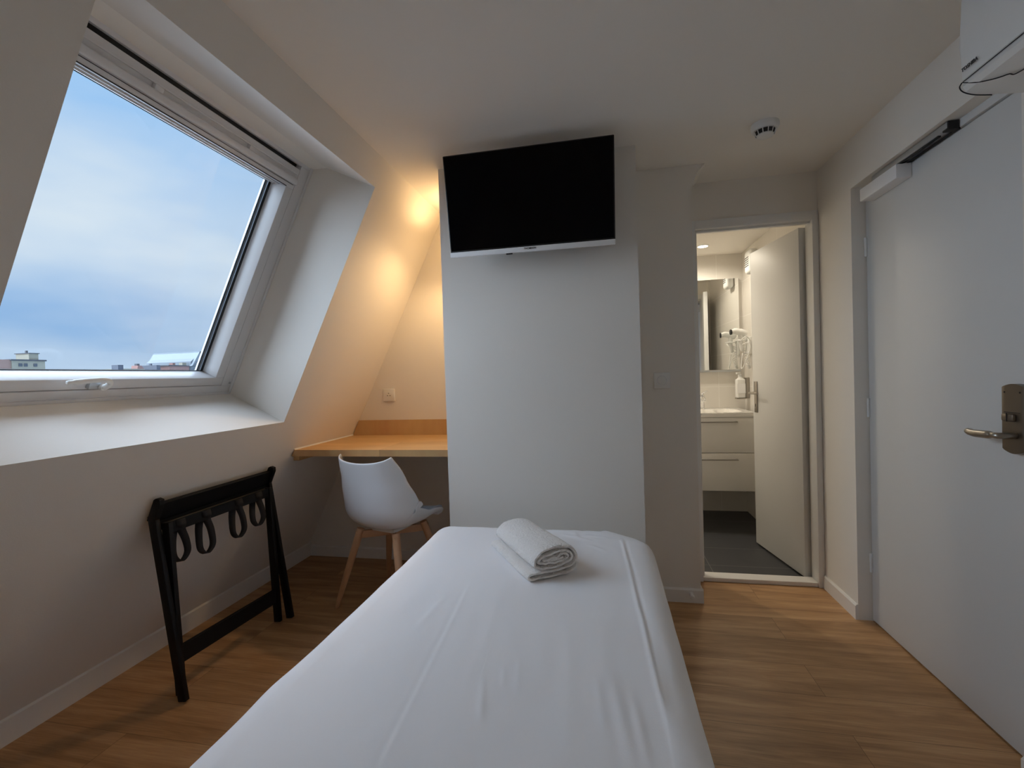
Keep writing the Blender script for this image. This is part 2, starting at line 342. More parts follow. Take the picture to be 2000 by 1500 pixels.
# door frame of the bathroom
b = NB()
for x0, x1 in ((DX0-0.05, DX0), (DX1, DX1+0.031)):
    bx(b, x0, x1, YH-0.010, YH+0.085, 0, DZ+0.05, 0.002)
bx(b, DX0, DX1, YH-0.010, YH+0.085, DZ, DZ+0.05, 0.002)
bx(b, DX0, DX0+0.012, YH+0.02, YH+0.045, 0, DZ, 0.001); bx(b, DX0, DX1, YH+0.02, YH+0.045, DZ-0.012, DZ, 0.001)
struct('trim_2', b, M_wht, 'white painted frame of the bathroom doorway', 'door frame')

# ---------------------------------------------------------------- roof window
R_ = 0.36
win = thing('window_1', SP((U0+U1)/2, V0, R_), 'large white framed roof window in the sloping wall, looking onto the sky', 'window', kind='structure')
def ring(bm, u0, u1, v0, v1, iu0, iu1, iv0, iv1, w0, w1, bev=0.002):
    bx(bm, u0, u1, v0, iv0, w0, w1, bev, M=MS); bx(bm, u0, u1, iv1, v1, w0, w1, bev, M=MS)
    bx(bm, u0, iu0, iv0, iv1, w0, w1, bev, M=MS); bx(bm, iu1, u1, iv0, iv1, w0, w1, bev, M=MS)
b = NB(); ring(b, U0, U1, V0, V1, U0+0.068, U1-0.074, V0+0.048, V1-0.052, R_, R_+0.10)
ring(b, U0, U1, V0, V1, U0+0.016, U1-0.016, V0+0.013, V1-0.014, R_-0.006, R_, 0.001)
fr_o = finish('window_frame', b, M_pvc, win)
b = NB(); ring(b, U0+0.06, U1-0.06, V0+0.045, V1-0.045, U0+0.078, U1-0.083, V0+0.056, V1-0.066, R_+0.03, R_+0.09, 0)
finish('seal', b, M_gask, win)
SU0, SU1, SV0, SV1 = U0+0.073, U1-0.079, V0+0.053, V1-0.072
GU0, GU1, GV0, GV1 = U0+0.125, U1-0.130, V0+0.095, 2.262
b = NB(); ring(b, SU0, SU1, SV0, SV1, GU0, GU1, GV0, GV1, R_-0.004, R_+0.085, 0.003)
sash = finish('sash', b, M_pvc, win)
b = NB(); ring(b, GU0-0.002, GU1+0.002, GV0-0.002, GV1+0.002, GU0+0.010, GU1-0.010, GV0+0.0025, GV1-0.006, R_+0.081, R_+0.086, 0); 
ring(b, GU0+0.018, GU1-0.018, GV0-0.010, GV1-0.010, GU0+0.026, GU1-0.026, GV0-0.006, GV1-0.014, R_+0.0925, R_+0.094, 0)
finish('glazing_gasket', b, M_gask, win)
b = NB(); ring(b, GU0-0.01, GU1+0.01, GV0-0.03, GV1+0.01, GU0+0.018, GU1-0.018, GV0-0.008, GV1-0.010, R_+0.094, R_+0.11, 0)
finish('outer_cover', b, M_alu, win)
b = NB(); bx(b, GU0-0.005, GU1+0.005, GV0-0.005, GV1+0.005, R_+0.087, R_+0.091, M=MS); finish('pane', b, M_glass, win, smooth=False)
# ventilation flap bar and profile lines on the top rail of the sash
b = NB(); bx(b, SU0+0.004, SU1-0.012, 2.288, 2.316, R_-0.026, R_-0.006, 0.006, M=MS, seg=3); bx(b, SU0+0.004, SU1-0.012, 2.335, 2.342, R_-0.012, R_-0.004, 0.001, M=MS)
for uu in (1.30, 1.72): bx(b, uu, uu+0.03, 2.314, 2.334, R_-0.020, R_-0.003, 0.002, M=MS)
finish('ventilation_bar', b, M_pvc, win)
b = NB(); bx(b, GU0, GU1, 2.2625, 2.2665, R_-0.0055, R_-0.003, 0, M=MS); bx(b, SU0+0.004, SU1-0.012, 2.2825, 2.2845, R_-0.006, R_-0.003, 0, M=MS); finish('groove', b, M_gask, win)
b = NB(); bx(b, GU0-0.001, GU1+0.001, 2.262, 2.268, R_+0.012, R_+0.080, 0.001, M=MS); bx(b, GU0, GU1, 2.256, 2.262, R_+0.035, R_+0.05, 0.001, M=MS); bx(b, GU0, GU1, 2.250, 2.262, R_+0.062, R_+0.080, 0.001, M=MS); finish('glazing_bead', b, M_pvc, win)
# handle on the bottom rail
hb = NB(); bx(hb, 1.405, 1.462, 1.212, 1.242, R_-0.022, R_-0.004, 0.004, M=MS); hnd = finish('window_handle', hb, M_alu, win)
hb = NB()
pp = [SP(1.452, 1.222, R_-0.030), SP(1.455, 1.240, R_-0.045), SP(1.450, 1.258, R_-0.050), SP(1.425, 1.266, R_-0.052), SP(1.38, 1.264, R_-0.052), SP(1.33, 1.258, R_-0.050), SP(1.305, 1.254, R_-0.048)]
pp = smooth_path(pp, 6); tube(hb, pp, [0.0115]*10+[0.010]*(len(pp)-16)+[0.008]*5+[0.005], 14)
lathe(hb, [(0, 0), (0.013, 0), (0.013, 0.018), (0.009, 0.022), (0, 0.022)], SP(1.452, 1.224, R_-0.018), -SN, 20)
o = finish('lever', hb, M_plas, hnd); o['label'] = 'pale plastic lever'
hb = NB(); lathe(hb, [(0, 0), (0.006, 0), (0.005, 0.004), (0, 0.004)], SP(U1-0.03, V0+0.065, R_-0.004), -SN, 16)
finish('bolt', hb, M_alu, win)

# ---------------------------------------------------------------- town outside
GZ = -14.0
M_gnd = mat('town_ground', (0.34, 0.40, 0.46), 0.9, var=0.3, vscale=0.05)
b = NB(); bx(b, -140, -4, -120, 160, GZ-0.5, GZ); struct('ground', b, M_gnd, 'street level far below the window', 'ground', smooth=False)
M_cream = mat('cream_render', (0.42, 0.38, 0.29), 0.9); M_pinkr = mat('pale_pink_render', (0.42, 0.26, 0.21), 0.9); M_sal = mat('salmon_brick', (0.36, 0.19, 0.16), 0.9)
M_roofg = mat('grey_roofing', (0.10, 0.10, 0.11), 0.8); M_win2 = mat('dim_window', (0.10, 0.11, 0.13), 0.2); M_slate = mat('slate_roof', (0.10, 0.11, 0.14), 0.6); M_zinc = mat('zinc_gable', (0.17, 0.19, 0.21), 0.5, var=0.1)
M_edge = mat('zinc_edge', (0.26, 0.29, 0.31), 0.5)
def bldg(loc, label): return thing('apartment_building', loc, label, 'building')
X0 = -60.0
B1 = bldg((X0-5, 33, GZ), 'cream flat roofed apartment block at the left of the skyline')
b = NB(); bx(b, X0-10, X0, 36.9, 39.8, GZ, 4.45); finish('wall', b, M_cream, B1, smooth=False)
b = NB(); bx(b, X0-10, X0-0.1, 26, 36.9, GZ, 4.55); o = finish('side_wall', b, M_pinkr, B1, smooth=False); o['label'] = 'pinkish side section'
b = NB(); bx(b, X0-10.1, X0+0.1, 36.8, 39.9, 4.45, 4.60); finish('roof', b, M_roofg, B1, smooth=False)
for yy in (37.6, 38.05, 38.9):
    b = NB(); bx(b, X0, X0+0.05, yy-0.16, yy+0.16, 3.85, 4.18); finish('window', b, M_win2, B1, smooth=False)
b = NB(); bx(b, X0-2, X0-0.2, 38.5, 39.35, 4.6, 5.25); rb = finish('lift_house', b, M_cream, B1, smooth=False)
b = NB(); bx(b, X0-2.1, X0-0.1, 38.42, 39.43, 5.25, 5.33); finish('cap', b, M_roofg, rb, smooth=False)
b = NB(); bx(b, X0-1.2, X0-1.0, 38.8, 38.95, 5.33, 5.62); finish('flue', b, M_roofg, rb, smooth=False)
B2 = bldg((X0-4, 49.4, GZ), 'low house with two chimneys just above the window sash')
b = NB(); bx(b, X0-8, X0, 47.9, 51.0, GZ, 3.72); finish('wall', b, M_cream, B2, smooth=False)
b = NB(); bx(b, X0-1, X0+0.02, 47.55, 48.2, GZ, 4.20); finish('chimney', b, M_slate, B2, smooth=False)
b = NB(); prism(b, [(50.0, 3.7), (50.9, 3.7), (50.6, 4.15), (50.1, 4.15)], X0-1, X0+0.02, axis='x'); finish('chimney', b, M_sal, B2, smooth=False)
b = NB(); bx(b, X0-0.6, X0-0.2, 50.15, 50.5, 4.15, 4.4); finish('chimney_pot', b, M_roofg, B2, smooth=False)
B3 = bldg((X0-3, 53, GZ), 'narrow grey chimney house between the two low houses')
b = NB(); bx(b, X0-3, X0, 52.7, 53.25, GZ, 4.25); finish('wall', b, M_slate, B3, smooth=False)
b = NB(); bx(b, X0-1.5, X0-1.2, 52.9, 53.1, 4.25, 4.5); finish('chimney_pot', b, M_slate, B3, smooth=False)
B4 = bldg((X0-4, 55.5, GZ), 'salmon pink house with grey roof beside the gabled roof')
b = NB(); bx(b, X0-6, X0, 54.6, 57.75, GZ, 4.15); finish('wall', b, M_sal, B4, smooth=False)
b = NB(); bx(b, X0-6.1, X0+0.1, 54.4, 57.75, 4.15, 4.30); finish('roof', b, M_roofg, B4, smooth=False)
b = NB(); bx(b, X0-1, X0-0.4, 55.5, 55.9, 4.3, 4.62); finish('chimney', b, M_sal, B4, smooth=False)
b = NB(); bx(b, X0-1, X0-0.4, 57.05, 57.7, 3.0, 4.70); finish('chimney', b, M_cream, B4, smooth=False)
B5 = bldg((X0-4, 60, GZ), 'large pale zinc gabled roof at the right edge of the pane')
b = NB(); prism(b, [(57.9, GZ), (64, GZ), (64, 6.1), (59.6, 6.1), (58.1, 4.9), (57.9, 3.6)], X0-8, X0, axis='x'); finish('wall', b, M_zinc, B5, smooth=False)
b = NB(); prism(b, [(57.9, 4.2), (58.2, 4.4), (59.7, 5.9), (59.5, 6.4), (59.2, 6.2)], X0-8, X0+0.4, axis='x'); bx(b, X0-8, X0+0.4, 59.3, 64, 6.15, 6.45); bx(b, X0-0.1, X0+0.1, 58.0, 64, 3.9, 4.05); finish('roof_edge', b, M_edge, B5, smooth=False)
b = NB(); bx(b, X0, X0+0.1, 59.5, 60.2, 4.9, 5.6); finish('window', b, M_win2, B5, smooth=False)

# ---------------------------------------------------------------- bed
bed = thing('single_bed', (-0.31, 1.0, 0), 'single bed frame and mattress under the white sheet', 'bed')
b = NB(); bx(b, -0.76, 0.15, 0.02, 2.04, 0.30, 0.50, 0.04, seg=4); finish('mattress', b, M_sheet, bed)
b = NB(); bx(b, -0.76, 0.15, 0.02, 2.04, 0.12, 0.295, 0.01); finish('bed_base', b, M_grey, bed)
for x in (-0.70, 0.09):
    for y in (0.10, 1.96):
        b = NB(); lathe(b, [(0.022, 0), (0.028, 0.12), (0, 0.12)], (x, y, 0), n=20); finish('leg', b, M_blk, bed)
BX0, BX1, BY0, BY1 = -0.800, 0.192, -0.02, 2.105
cxb, cyb, hw, hl = (BX0+BX1)/2, (BY0+BY1)/2, (BX1-BX0)/2, (BY1-BY0)/2
def corner_pts():
    pts = []
    cs = [(BX1, BY1, 0.145, 0), (BX0, BY1, 0.055, 1), (BX0, BY0, 0.06, 2), (BX1, BY0, 0.06, 3)]
    for (x, y, r, q) in cs:
        ccx = x - r if x > cxb else x + r; ccy = y - r if y > cyb else y + r
        for k in range(17):
            a = (q + k/16)*PI/2; pts.append((ccx+math.cos(a)*r, ccy+math.sin(a)*r))
    # densify the straight runs
    o = []
    for i in range(len(pts)):
        a = pts[i]; c = pts[(i+1) % len(pts)]; d = math.hypot(a[0]-c[0], a[1]-c[1]); m = max(1, int(d/0.012))
        for j in range(m): o.append((a[0]+(c[0]-a[0])*j/m, a[1]+(c[1]-a[1])*j/m))
    return o
def ridge(x, y, x0, y0, x1, y1, wd, h, fade=0.1):
    dx, dy = x1-x0, y1-y0; l = math.hypot(dx, dy); t = ((x-x0)*dx+(y-y0)*dy)/(l*l); d = abs((x-x0)*dy-(y-y0)*dx)/l
    f = min(1, max(0, min(t, 1-t)/fade)); return h*f*math.exp(-(d/wd)**2)
def sheet_h(x, y):
    z = 0.0
    xr = 0.058 + (1.97-y)*0.045 + 0.006*noise.noise(Vector((y*3, 0, 7)))          # the long pressed crease
    f = max(0, min(1, (2.0-y)/0.06))
    z += f*(0.0036*math.exp(-((x-xr)/0.0055)**2) - 0.0026*math.exp(-((x-xr-0.012)/0.007)**2))
    z += ridge(x, y, 0.000, 1.08, 0.034, 0.79, 0.015, 0.0045, 0.4) + ridge(x, y, 0.040, 1.02, 0.062, 0.80, 0.010, 0.003, 0.35) + ridge(x, y, -0.035, 1.06, -0.01, 0.85, 0.010, 0.002, 0.35)
    z += ridge(x, y, -0.292, 1.02, -0.255, 0.86, 0.008, 0.003, 0.35) + ridge(x, y, -0.25, 1.06, -0.235, 0.98, 0.006, 0.002, 0.35) + ridge(x, y, -0.22, 1.10, -0.20, 0.95, 0.007, 0.0018, 0.35)
    z += ridge(x, y, -0.456, 1.50, -0.405, 0.70, 0.006, 0.0010, 0.12) - ridge(x, y, -0.466, 1.50, -0.415, 0.70, 0.007, 0.0008, 0.12)
    z += ridge(x, y, -0.500, 1.40, -0.530, 1.15, 0.012, 0.0020, 0.3) + ridge(x, y, -0.34, 1.50, -0.31, 0.9, 0.02, 0.0014, 0.3) + ridge(x, y, -0.12, 1.45, -0.08, 0.8, 0.018, 0.0016, 0.3)
    z += ridge(x, y, -0.20, 1.98, -0.06, 1.90, 0.010, 0.005, 0.3) + ridge(x, y, -0.15, 2.02, -0.12, 1.93, 0.010, 0.005, 0.3) + ridge(x, y, -0.10, 1.97, 0.01, 1.95, 0.008, 0.004, 0.3) + ridge(x, y, -0.03, 2.045, 0.05, 2.03, 0.010, 0.006, 0.3)
    z += ridge(x, y, -0.08, 1.86, 0.00, 1.80, 0.008, 0.003, 0.3) + 0.0025*max(0, y-1.75)*noise.noise(Vector((x*24, y*18, 2)))*4*(1 if x > -0.25 else 0.2)
    z += 0.006*(noise.noise(Vector((x*2.2, y*1.4, 3.0)))) + 0.0016*noise.noise(Vector((x*13, y*4.0, 1.0))) + 0.0008*noise.noise(Vector((x*30, y*12, 5.0)))
    return z
b = NB()
outer = corner_pts(); rings = []
prof = [(0.006, 0.11), (0.002, 0.18), (0.000, 0.28), (0.0, 0.36), (0.0, 0.43), (0.002, 0.465), (0.007, 0.492), (0.016, 0.514), (0.028, 0.530), (0.044, 0.541), (0.062, 0.547), (0.085, 0.550)]
prof += [(0.085+0.0045*k, 0.550+0.003*min(1, k/25)) for k in range(1, 90)]
for d, z in prof:
    sx = (hw-d)/hw; sy = (hl-d)/hl; rg = []
    for (x, y) in outer:
        X = cxb+(x-cxb)*sx; Y = cyb+(y-cyb)*sy
        wv = 0.004*noise.noise(Vector((X*4, Y*4, z*3)))*(1 if d < 0.03 else 0)
        if X < cxb and d < 0.06: wv += 0.006*math.exp(-((Y-0.93)/0.07)**2)
        X += math.copysign(wv, x-cxb) if abs(x-cxb) > 0.3 else 0
        far = max(0.0, (X+0.02)/0.2)*max(0.0, (Y-1.93)/0.17)      # the loose far right corner sags
        Z = z + (sheet_h(X, Y) if z > 0.5 else 0) - (0.035*min(1, far) if z > 0.3 else 0)
        rg.append(b.verts.new((X, Y, Z)))
    rings.append(rg)
n = len(outer)
for A, B in zip(rings, rings[1:]):
    for k in range(n): b.faces.new((A[k], A[(k+1) % n], B[(k+1) % n], B[k]))
b.faces.new(rings[-1])
sheet = finish('bed_sheet', b, M_sheet, ang=180, base=(-0.31, 1.0, 0.11)); tag(sheet, 'smooth white cotton bed cover hanging over the single bed, long crease on its right', 'bed cover')

# ---------------------------------------------------------------- rolled towel
TO = Vector((-0.262, 1.488, 0.5555)); ta = Vector((0.835, 0.55, 0)).normalized(); tl = Vector((-0.55, 0.835, 0)).normalized()
TL = 0.36
path = [(0.188, 0.036), (0.176, 0.018), (0.150, 0.0085), (0.10, 0.0065), (0.05, 0.0065), (0.018, 0.0068), (0.007, 0.010), (0.005, 0.017), (0.012, 0.0225), (0.05, 0.0235), (0.10, 0.0225), (0.145, 0.0245), (0.172, 0.034), (0.186, 0.054), (0.180, 0.076), (0.156, 0.093), (0.118, 0.101), (0.082, 0.099), (0.048, 0.086), (0.029, 0.066), (0.031, 0.047), (0.050, 0.0375), (0.085, 0.0355), (0.130, 0.038), (0.158, 0.047), (0.170, 0.060), (0.160, 0.075), (0.135, 0.086), (0.100, 0.084), (0.082, 0.076), (0.066, 0.078), (0.047, 0.069), (0.044, 0.058), (0.060, 0.050), (0.080, 0.052), (0.105, 0.050), (0.135, 0.052), (0.154, 0.061), (0.146, 0.073), (0.124, 0.073), (0.108, 0.064), (0.085, 0.066), (0.060, 0.062), (0.075, 0.061), (0.110, 0.058), (0.135, 0.063)]
cp = smooth_path([(p[0], p[1], 0) for p in path], 5)
b = NB(); th = 0.0058; nr = 44; rows = []
for j in range(nr+1):
    t_ = j/nr; ln = -0.0 + t_*TL; row = []
    endr = min(1, min(t_, 1-t_)/0.02)
    for i, q in enumerate(cp):
        d = (cp[min(i+1, len(cp)-1)]-cp[max(i-1, 0)]).normalized(); nn = Vector((-d.y, d.x, 0))
        wob = 0.0032*noise.noise(Vector((i*0.21, ln*6, 0))); wl = 0.006*noise.noise(Vector((i*0.07, 9, 2)))
        base_ = q + nn*wob
        for sg in (1, -1):
            hh = th*(0.55+0.45*endr) + 0.0011*noise.noise(Vector((i*1.3, ln*160, sg*4)))
            p = base_+nn*sg*hh
            z = max(0.0004, p.y)
            # the far end of the roll is a little flatter and wider
            row.append(b.verts.new(TO + ta*(p.x*(1-0.03*t_)) + Vector((0, 0, z*(1-0.06*t_))) + tl*(ln + wl*(1 if t_ < 0.5 else -1))))
    rows.append(row)
m_ = len(cp)
for A, B in zip(rows, rows[1:]):
    for i in range(m_-1):
        b.faces.new((A[2*i], A[2*i+2], B[2*i+2], B[2*i])); b.faces.new((A[2*i+1], B[2*i+1], B[2*i+3], A[2*i+3]))
    b.faces.new((A[0], B[0], B[1], A[1])); b.faces.new((A[2*m_-2], A[2*m_-1], B[2*m_-1], B[2*m_-2]))
for A in (rows[0], rows[-1]):
    for i in range(m_-1): b.faces.new((A[2*i], A[2*i+1], A[2*i+3], A[2*i+2]))
tw = finish('rolled_towel', b, M_towel, ang=60); tag(tw, 'white terry towel folded flat and rolled up, lying on the bed', 'towel')

# ---------------------------------------------------------------- television
tv = thing('television', (-0.31, 2.10, 1.83), 'flat black television with silver lower strip mounted on the projecting wall', 'television')
pT, pB = Vector((-0.310, 2.035, 2.256)), Vector((-0.314, 2.125, 1.818))
upv = (pT-pB).normalized(); rv = Vector((1, 0, 0)); fv = -rv.cross(upv); TVH = (pT-pB).length   # fv points to the wall
MT = Matrix(((rv.x, fv.x, upv.x, pB.x), (rv.y, fv.y, upv.y, pB.y), (rv.z, fv.z, upv.z, pB.z), (0, 0, 0, 1)))
W2 = 0.385
b = NB(); bx(b, -W2, W2, 0.002, 0.034, 0.0, TVH, 0.004, M=MT); bx(b, -0.26, 0.26, 0.03, 0.062, 0.05, 0.33, 0.010, M=MT); finish('casing', b, M_bezel, tv)
b = NB(); bx(b, -W2+0.006, W2-0.006, -0.001, 0.004, 0.026, TVH-0.006, M=MT); finish('screen', b, M_screen, tv, smooth=False)
b = NB(); bx(b, -W2, W2, -0.005, 0.030, -0.004, 0.019, 0.002, M=MT); st = finish('lower_strip', b, M_strip, tv); st['label'] = 'silver grey strip below the screen'
b = NB(); bx(b, -0.115, -0.085, 0.0, 0.010, -0.010, -0.003, 0.002, M=MT); finish('receiver', b, M_bezel, tv)
b = NB(); bx(b, -0.12, 0.12, 0.060, 0.075, 0.09, 0.29, 0.003, M=MT); bx(b, -0.385, -0.235, 2.16, YC-0.001, 1.90, 2.10, 0.003); bx(b, -0.34, -0.28, 2.15, YC-0.004, 1.95, 2.06, 0.003); finish('wall_bracket', b, M_dark, tv)
text_part('logo', 'THOMSON', 0.0115, MT @ Matrix.Translation((0.0, -0.0055, 0.010)) @ Matrix.Rotation(PI/2, 4, 'X'), M_ink, tv, 'dark maker lettering')

# ---------------------------------------------------------------- wall lamp over the desk
LX, LY = -0.866, 2.66
wl_ = thing('wall_lamp', (XC0, LY, 2.02), 'small cylindrical wall light glowing warm on the niche side of the television wall', 'lamp')
b = NB(); tube(b, [(LX, LY, 2.030), (LX, LY, 2.122)], 0.040, 28, cap=False); tube(b, [(LX, LY, 2.122), (LX, LY, 2.030)], 0.037, 28, cap=False); finish('lamp_shade', b, M_wht, wl_)
b = NB(); bx(b, LX+0.035, XC0, LY-0.02, LY+0.02, 2.055, 2.10, 0.002); finish('wall_mount', b, M_wht, wl_)
b = NB(); lathe(b, [(0, 0), (0.022, 0.0), (0.025, 0.012), (0.018, 0.03), (0, 0.03)], (LX, LY, 2.026), n=24); o = finish('bulb', b, M_lamp_e, wl_); o['label'] = 'lit warm bulb'
WARM = (1.0, 0.66, 0.32)
lamp('niche_light_down', 'SPOT', (LX, LY, 2.020), 15, WARM, 0.035, (-0.12, -0.22, -1), 165, 0.6)
lamp('niche_light_up', 'SPOT', (LX, LY, 2.135), 2.4, WARM, 0.025, (-0.2, -0.15, 1), 165, 0.6)

# ---------------------------------------------------------------- desk
YK = 2.306; ZK = 0.862
desk = thing('wall_desk', (-1.2, YK+0.3, 0.826), 'light oak desk top fitted between the sloping wall and the television wall', 'desk')
def xs(z): return XFL+KS*z
b = NB(); prism(b, [(xs(0.826)+0.004, 0.826), (XC0-0.002, 0.826), (XC0-0.002, ZK), (xs(ZK)+0.004, ZK)], YK, YF-0.002); finish('desk_top', b, M_desk, desk, smooth=False)
b = NB(); prism(b, [(xs(ZK)+0.006, ZK+0.0005), (XC0-0.002, ZK+0.0005), (XC0-0.002, 0.965), (xs(0.965)+0.006, 0.965)], YF-0.02, YF-0.002); finish('backsplash', b, M_desk, desk, smooth=False)
b = NB(); bx(b, xs(0.80)+0.012, xs(0.80)+0.05, YK+0.02, YF-0.01, 0.798, 0.826, 0.002); finish('support_batten', b, M_desk, desk)
b = NB(); prism(b, [(xs(ZK)+0.001, ZK), (xs(ZK)+0.010, ZK), (xs(ZK+0.008)+0.002, ZK+0.008)], YK, YF-0.002); o = finish('sealant', b, M_wht, desk, smooth=False); o['label'] = 'white sealant line along the slope'

# ---------------------------------------------------------------- power socket and light switch
so_ = thing('power_socket', (-1.443, YF, 1.09), 'square white power socket on the niche wall above the desk', 'socket')
b = NB(); bx(b, -1.485, -1.401, YF-0.011, YF, 1.094, 1.178, 0.003); finish('cover_plate', b, M_plas, so_)
b = NB(); lathe(b, [(0.021, 0), (0.021, 0.001), (0.019, 0.0015), (0, 0.0015)], (-1.443, YF-0.0105, 1.136), (0, -1, 0), 28); finish('outlet', b, M_plas, so_)
b = NB()
for dx, dz in ((-0.0095, -0.004), (0.0095, -0.004)): lathe(b, [(0.003, 0), (0.003, 0.0008), (0, 0.0008)], (-1.443+dx, YF-0.012, 1.136+dz), (0, -1, 0), 12)
lathe(b, [(0.0026, 0), (0.0026, 0.004), (0, 0.004)], (-1.443, YF-0.012, 1.148), (0, -1, 0), 12); finish('pin_holes', b, M_dark, so_)
sw = thing('light_switch', (0.309, YD, 1.15), 'square white wall switch with a round button beside the bathroom door', 'switch')
b = NB(); bx(b, 0.267, 0.351, YD-0.012, YD, 1.149, 1.233, 0.003); finish('cover_plate', b, M_plas, sw)
b = NB(); tube(b, [(0.309+0.0265*math.cos(a*PI/18), YD-0.012, 1.191+0.0265*math.sin(a*PI/18)) for a in range(36)], 0.0018, 8, closed=True); finish('button_ring', b, M_strip, sw)
b = NB(); lathe(b, [(0.023, 0), (0.023, 0.003), (0.020, 0.0045), (0, 0.005)], (0.309, YD-0.0118, 1.191), (0, -1, 0), 32); finish('button', b, M_plas, sw)

# ---------------------------------------------------------------- smoke detector
sx_, sy_ = 0.733, 2.245
sm = thing('smoke_detector', (sx_, sy_, H-0.055), 'round white smoke detector on the ceiling before the bathroom door', 'smoke detector')
b = NB(); lathe(b, [(0, 0), (0.056, 0), (0.057, -0.012), (0.054, -0.026), (0.050, -0.030), (0, -0.030)], (sx_, sy_, H), n=40); finish('base', b, M_plas, sm)
b = NB(); lathe(b, [(0, -0.029), (0.040, -0.029), (0.038, -0.046), (0, -0.046)], (sx_, sy_, H), n=40); finish('grille', b, M_dark, sm)
b = NB()
for k in range(12):
    a = k*PI/6; bar(b, (sx_+0.044*math.cos(a), sy_+0.044*math.sin(a), H-0.029), (sx_+0.036*math.cos(a), sy_+0.036*math.sin(a), H-0.050), 0.003, 0.004, bev=0)
lathe(b, [(0, -0.045), (0.034, -0.045), (0.034, -0.050), (0.028, -0.055), (0.010, -0.057), (0, -0.057)], (sx_, sy_, H), n=40); finish('cap', b, M_plas, sm)

# ---------------------------------------------------------------- air conditioner
AY0, AY1 = 0.74, 1.505
ac = thing('air_conditioner', (XR, 1.12, 1.95), 'white split air conditioner high on the right wall above the entrance door', 'air conditioner')
b = NB(); prism(b, [(XR-0.002, 2.245), (1.015, 2.245), (0.990, 2.228), (0.986, 2.10), (0.990, 2.012), (1.000, 2.004), (XR-0.002, 1.985)], AY0, AY1); bmesh.ops.bevel(b, geom=[e_ for e_ in b.edges if abs(e_.verts[0].co.y-e_.verts[1].co.y) < 1e-6 and e_.verts[0].co.x < 1.1 and e_.verts[1].co.x < 1.1], offset=0.006, segments=3, profile=0.5, affect='EDGES'); finish('casing', b, M_plas, ac)
def acp(s): return [(0.993, 2.005), (0.990, 1.994), (0.998, 1.980), (1.02, 1.972), (1.06, 1.966), (1.12, 1.960), (XR-0.002, 1.958), (XR-0.002, 1.99), (1.03, 1.998)]
b = NB(); prism(b, acp(0), AY0+0.004, AY1-0.003); bmesh.ops.bevel(b, geom=[e_ for e_ in b.edges if abs(e_.verts[0].co.y-e_.verts[1].co.y) < 1e-6], offset=0.002, segments=2, profile=0.5, affect='EDGES'); finish('bottom_panel', b, M_plas, ac)
b = NB(); tube(b, [(0.989, AY0, 2.006), (0.989, AY1-0.002, 2.006)], 0.0013, 6); tube(b, smooth_path([(0.989, AY1-0.004, 2.006), (0.986, AY1, 1.996), (0.994, AY1-0.001, 1.982), (1.02, AY1-0.001, 1.971), (1.06, AY1-0.001, 1.965)], 6), 0.0016, 6)
tube(b, smooth_path([(0.988, AY1-0.01, 2.003), (1.0, AY1-0.05, 1.979), (1.03, AY1-0.09, 1.968), (1.055, AY1-0.16, 1.965), (1.06, AY0+0.02, 1.965)], 8), 0.0014, 6); finish('seam', b, M_dark, ac)
b = NB(); bx(b, 1.03, 1.11, AY0+0.06, AY1-0.17, 1.960, 1.966, 0.001); o = finish('air_outlet', b, M_dark, ac)
text_part('logo', 'TOSHIBA', 0.0135, Matrix.Translation((0.9835, 1.466, 2.034)) @ Matrix.Rotation(-PI/2, 4, 'Z') @ Matrix.Rotation(PI/2, 4, 'X'), M_ink, ac, 'dark maker lettering')

# ---------------------------------------------------------------- entrance door
d1 = thing('door_1', (XDR, 2.06, 0), 'flush white entrance door in the recess of the right wall', 'door', kind='structure')
b = NB(); bx(b, XDR, XDR+0.045, YJ0+0.004, YJ1-0.006, 0.008, 2.052, 0.0015); finish('door_leaf', b, M_door, d1)
b = NB(); bx(b, XDR+0.010, XDR+0.07, YJ1-0.005, YJ1+0.03, 0, ZJ, 0); bx(b, XDR+0.010, XDR+0.07, YJ0, YJ0+0.003, 0, ZJ, 0); bx(b, XDR-0.006, XDR+0.07, YJ0, YJ1, 2.058, ZJ, 0.001); finish('door_frame', b, M_door, d1)
b = NB(); bx(b, XDR+0.046, XDR+0.06, YJ0, YJ1, 0.0, 2.06); finish('rebate', b, M_dark, d1, smooth=False)
for z in (1.80, 1.035, 0.285):
    b = NB(); tube(b, [(XDR-0.004, YJ1-0.008, z-0.045), (XDR-0.004, YJ1-0.008, z+0.045)], 0.0065, 12); finish('hinge', b, M_wht, d1)
b = NB(); bx(b, XR+0.002, XDR-0.001, 2.160, 2.430, 1.995, 2.052, 0.003); clo = finish('door_closer', b, M_strip, d1); clo['label'] = 'grey door closer box'
b = NB(); bx(b, 1.205, 1.236, 1.90, 2.36, 2.060, 2.082, 0.002); finish('guide_rail', b, M_alu, clo)
b = NB(); bx(b, 1.212, 1.222, 1.955, 2.34, 2.055, 2.061, 0.001); bx(b, 1.206, 1.240, 1.895, 1.925, 2.054, 2.084, 0.002); bx(b, 1.236, 1.246, 1.90, 2.18, 2.053, 2.058, 0); finish('closer_arm', b, M_dark, clo)
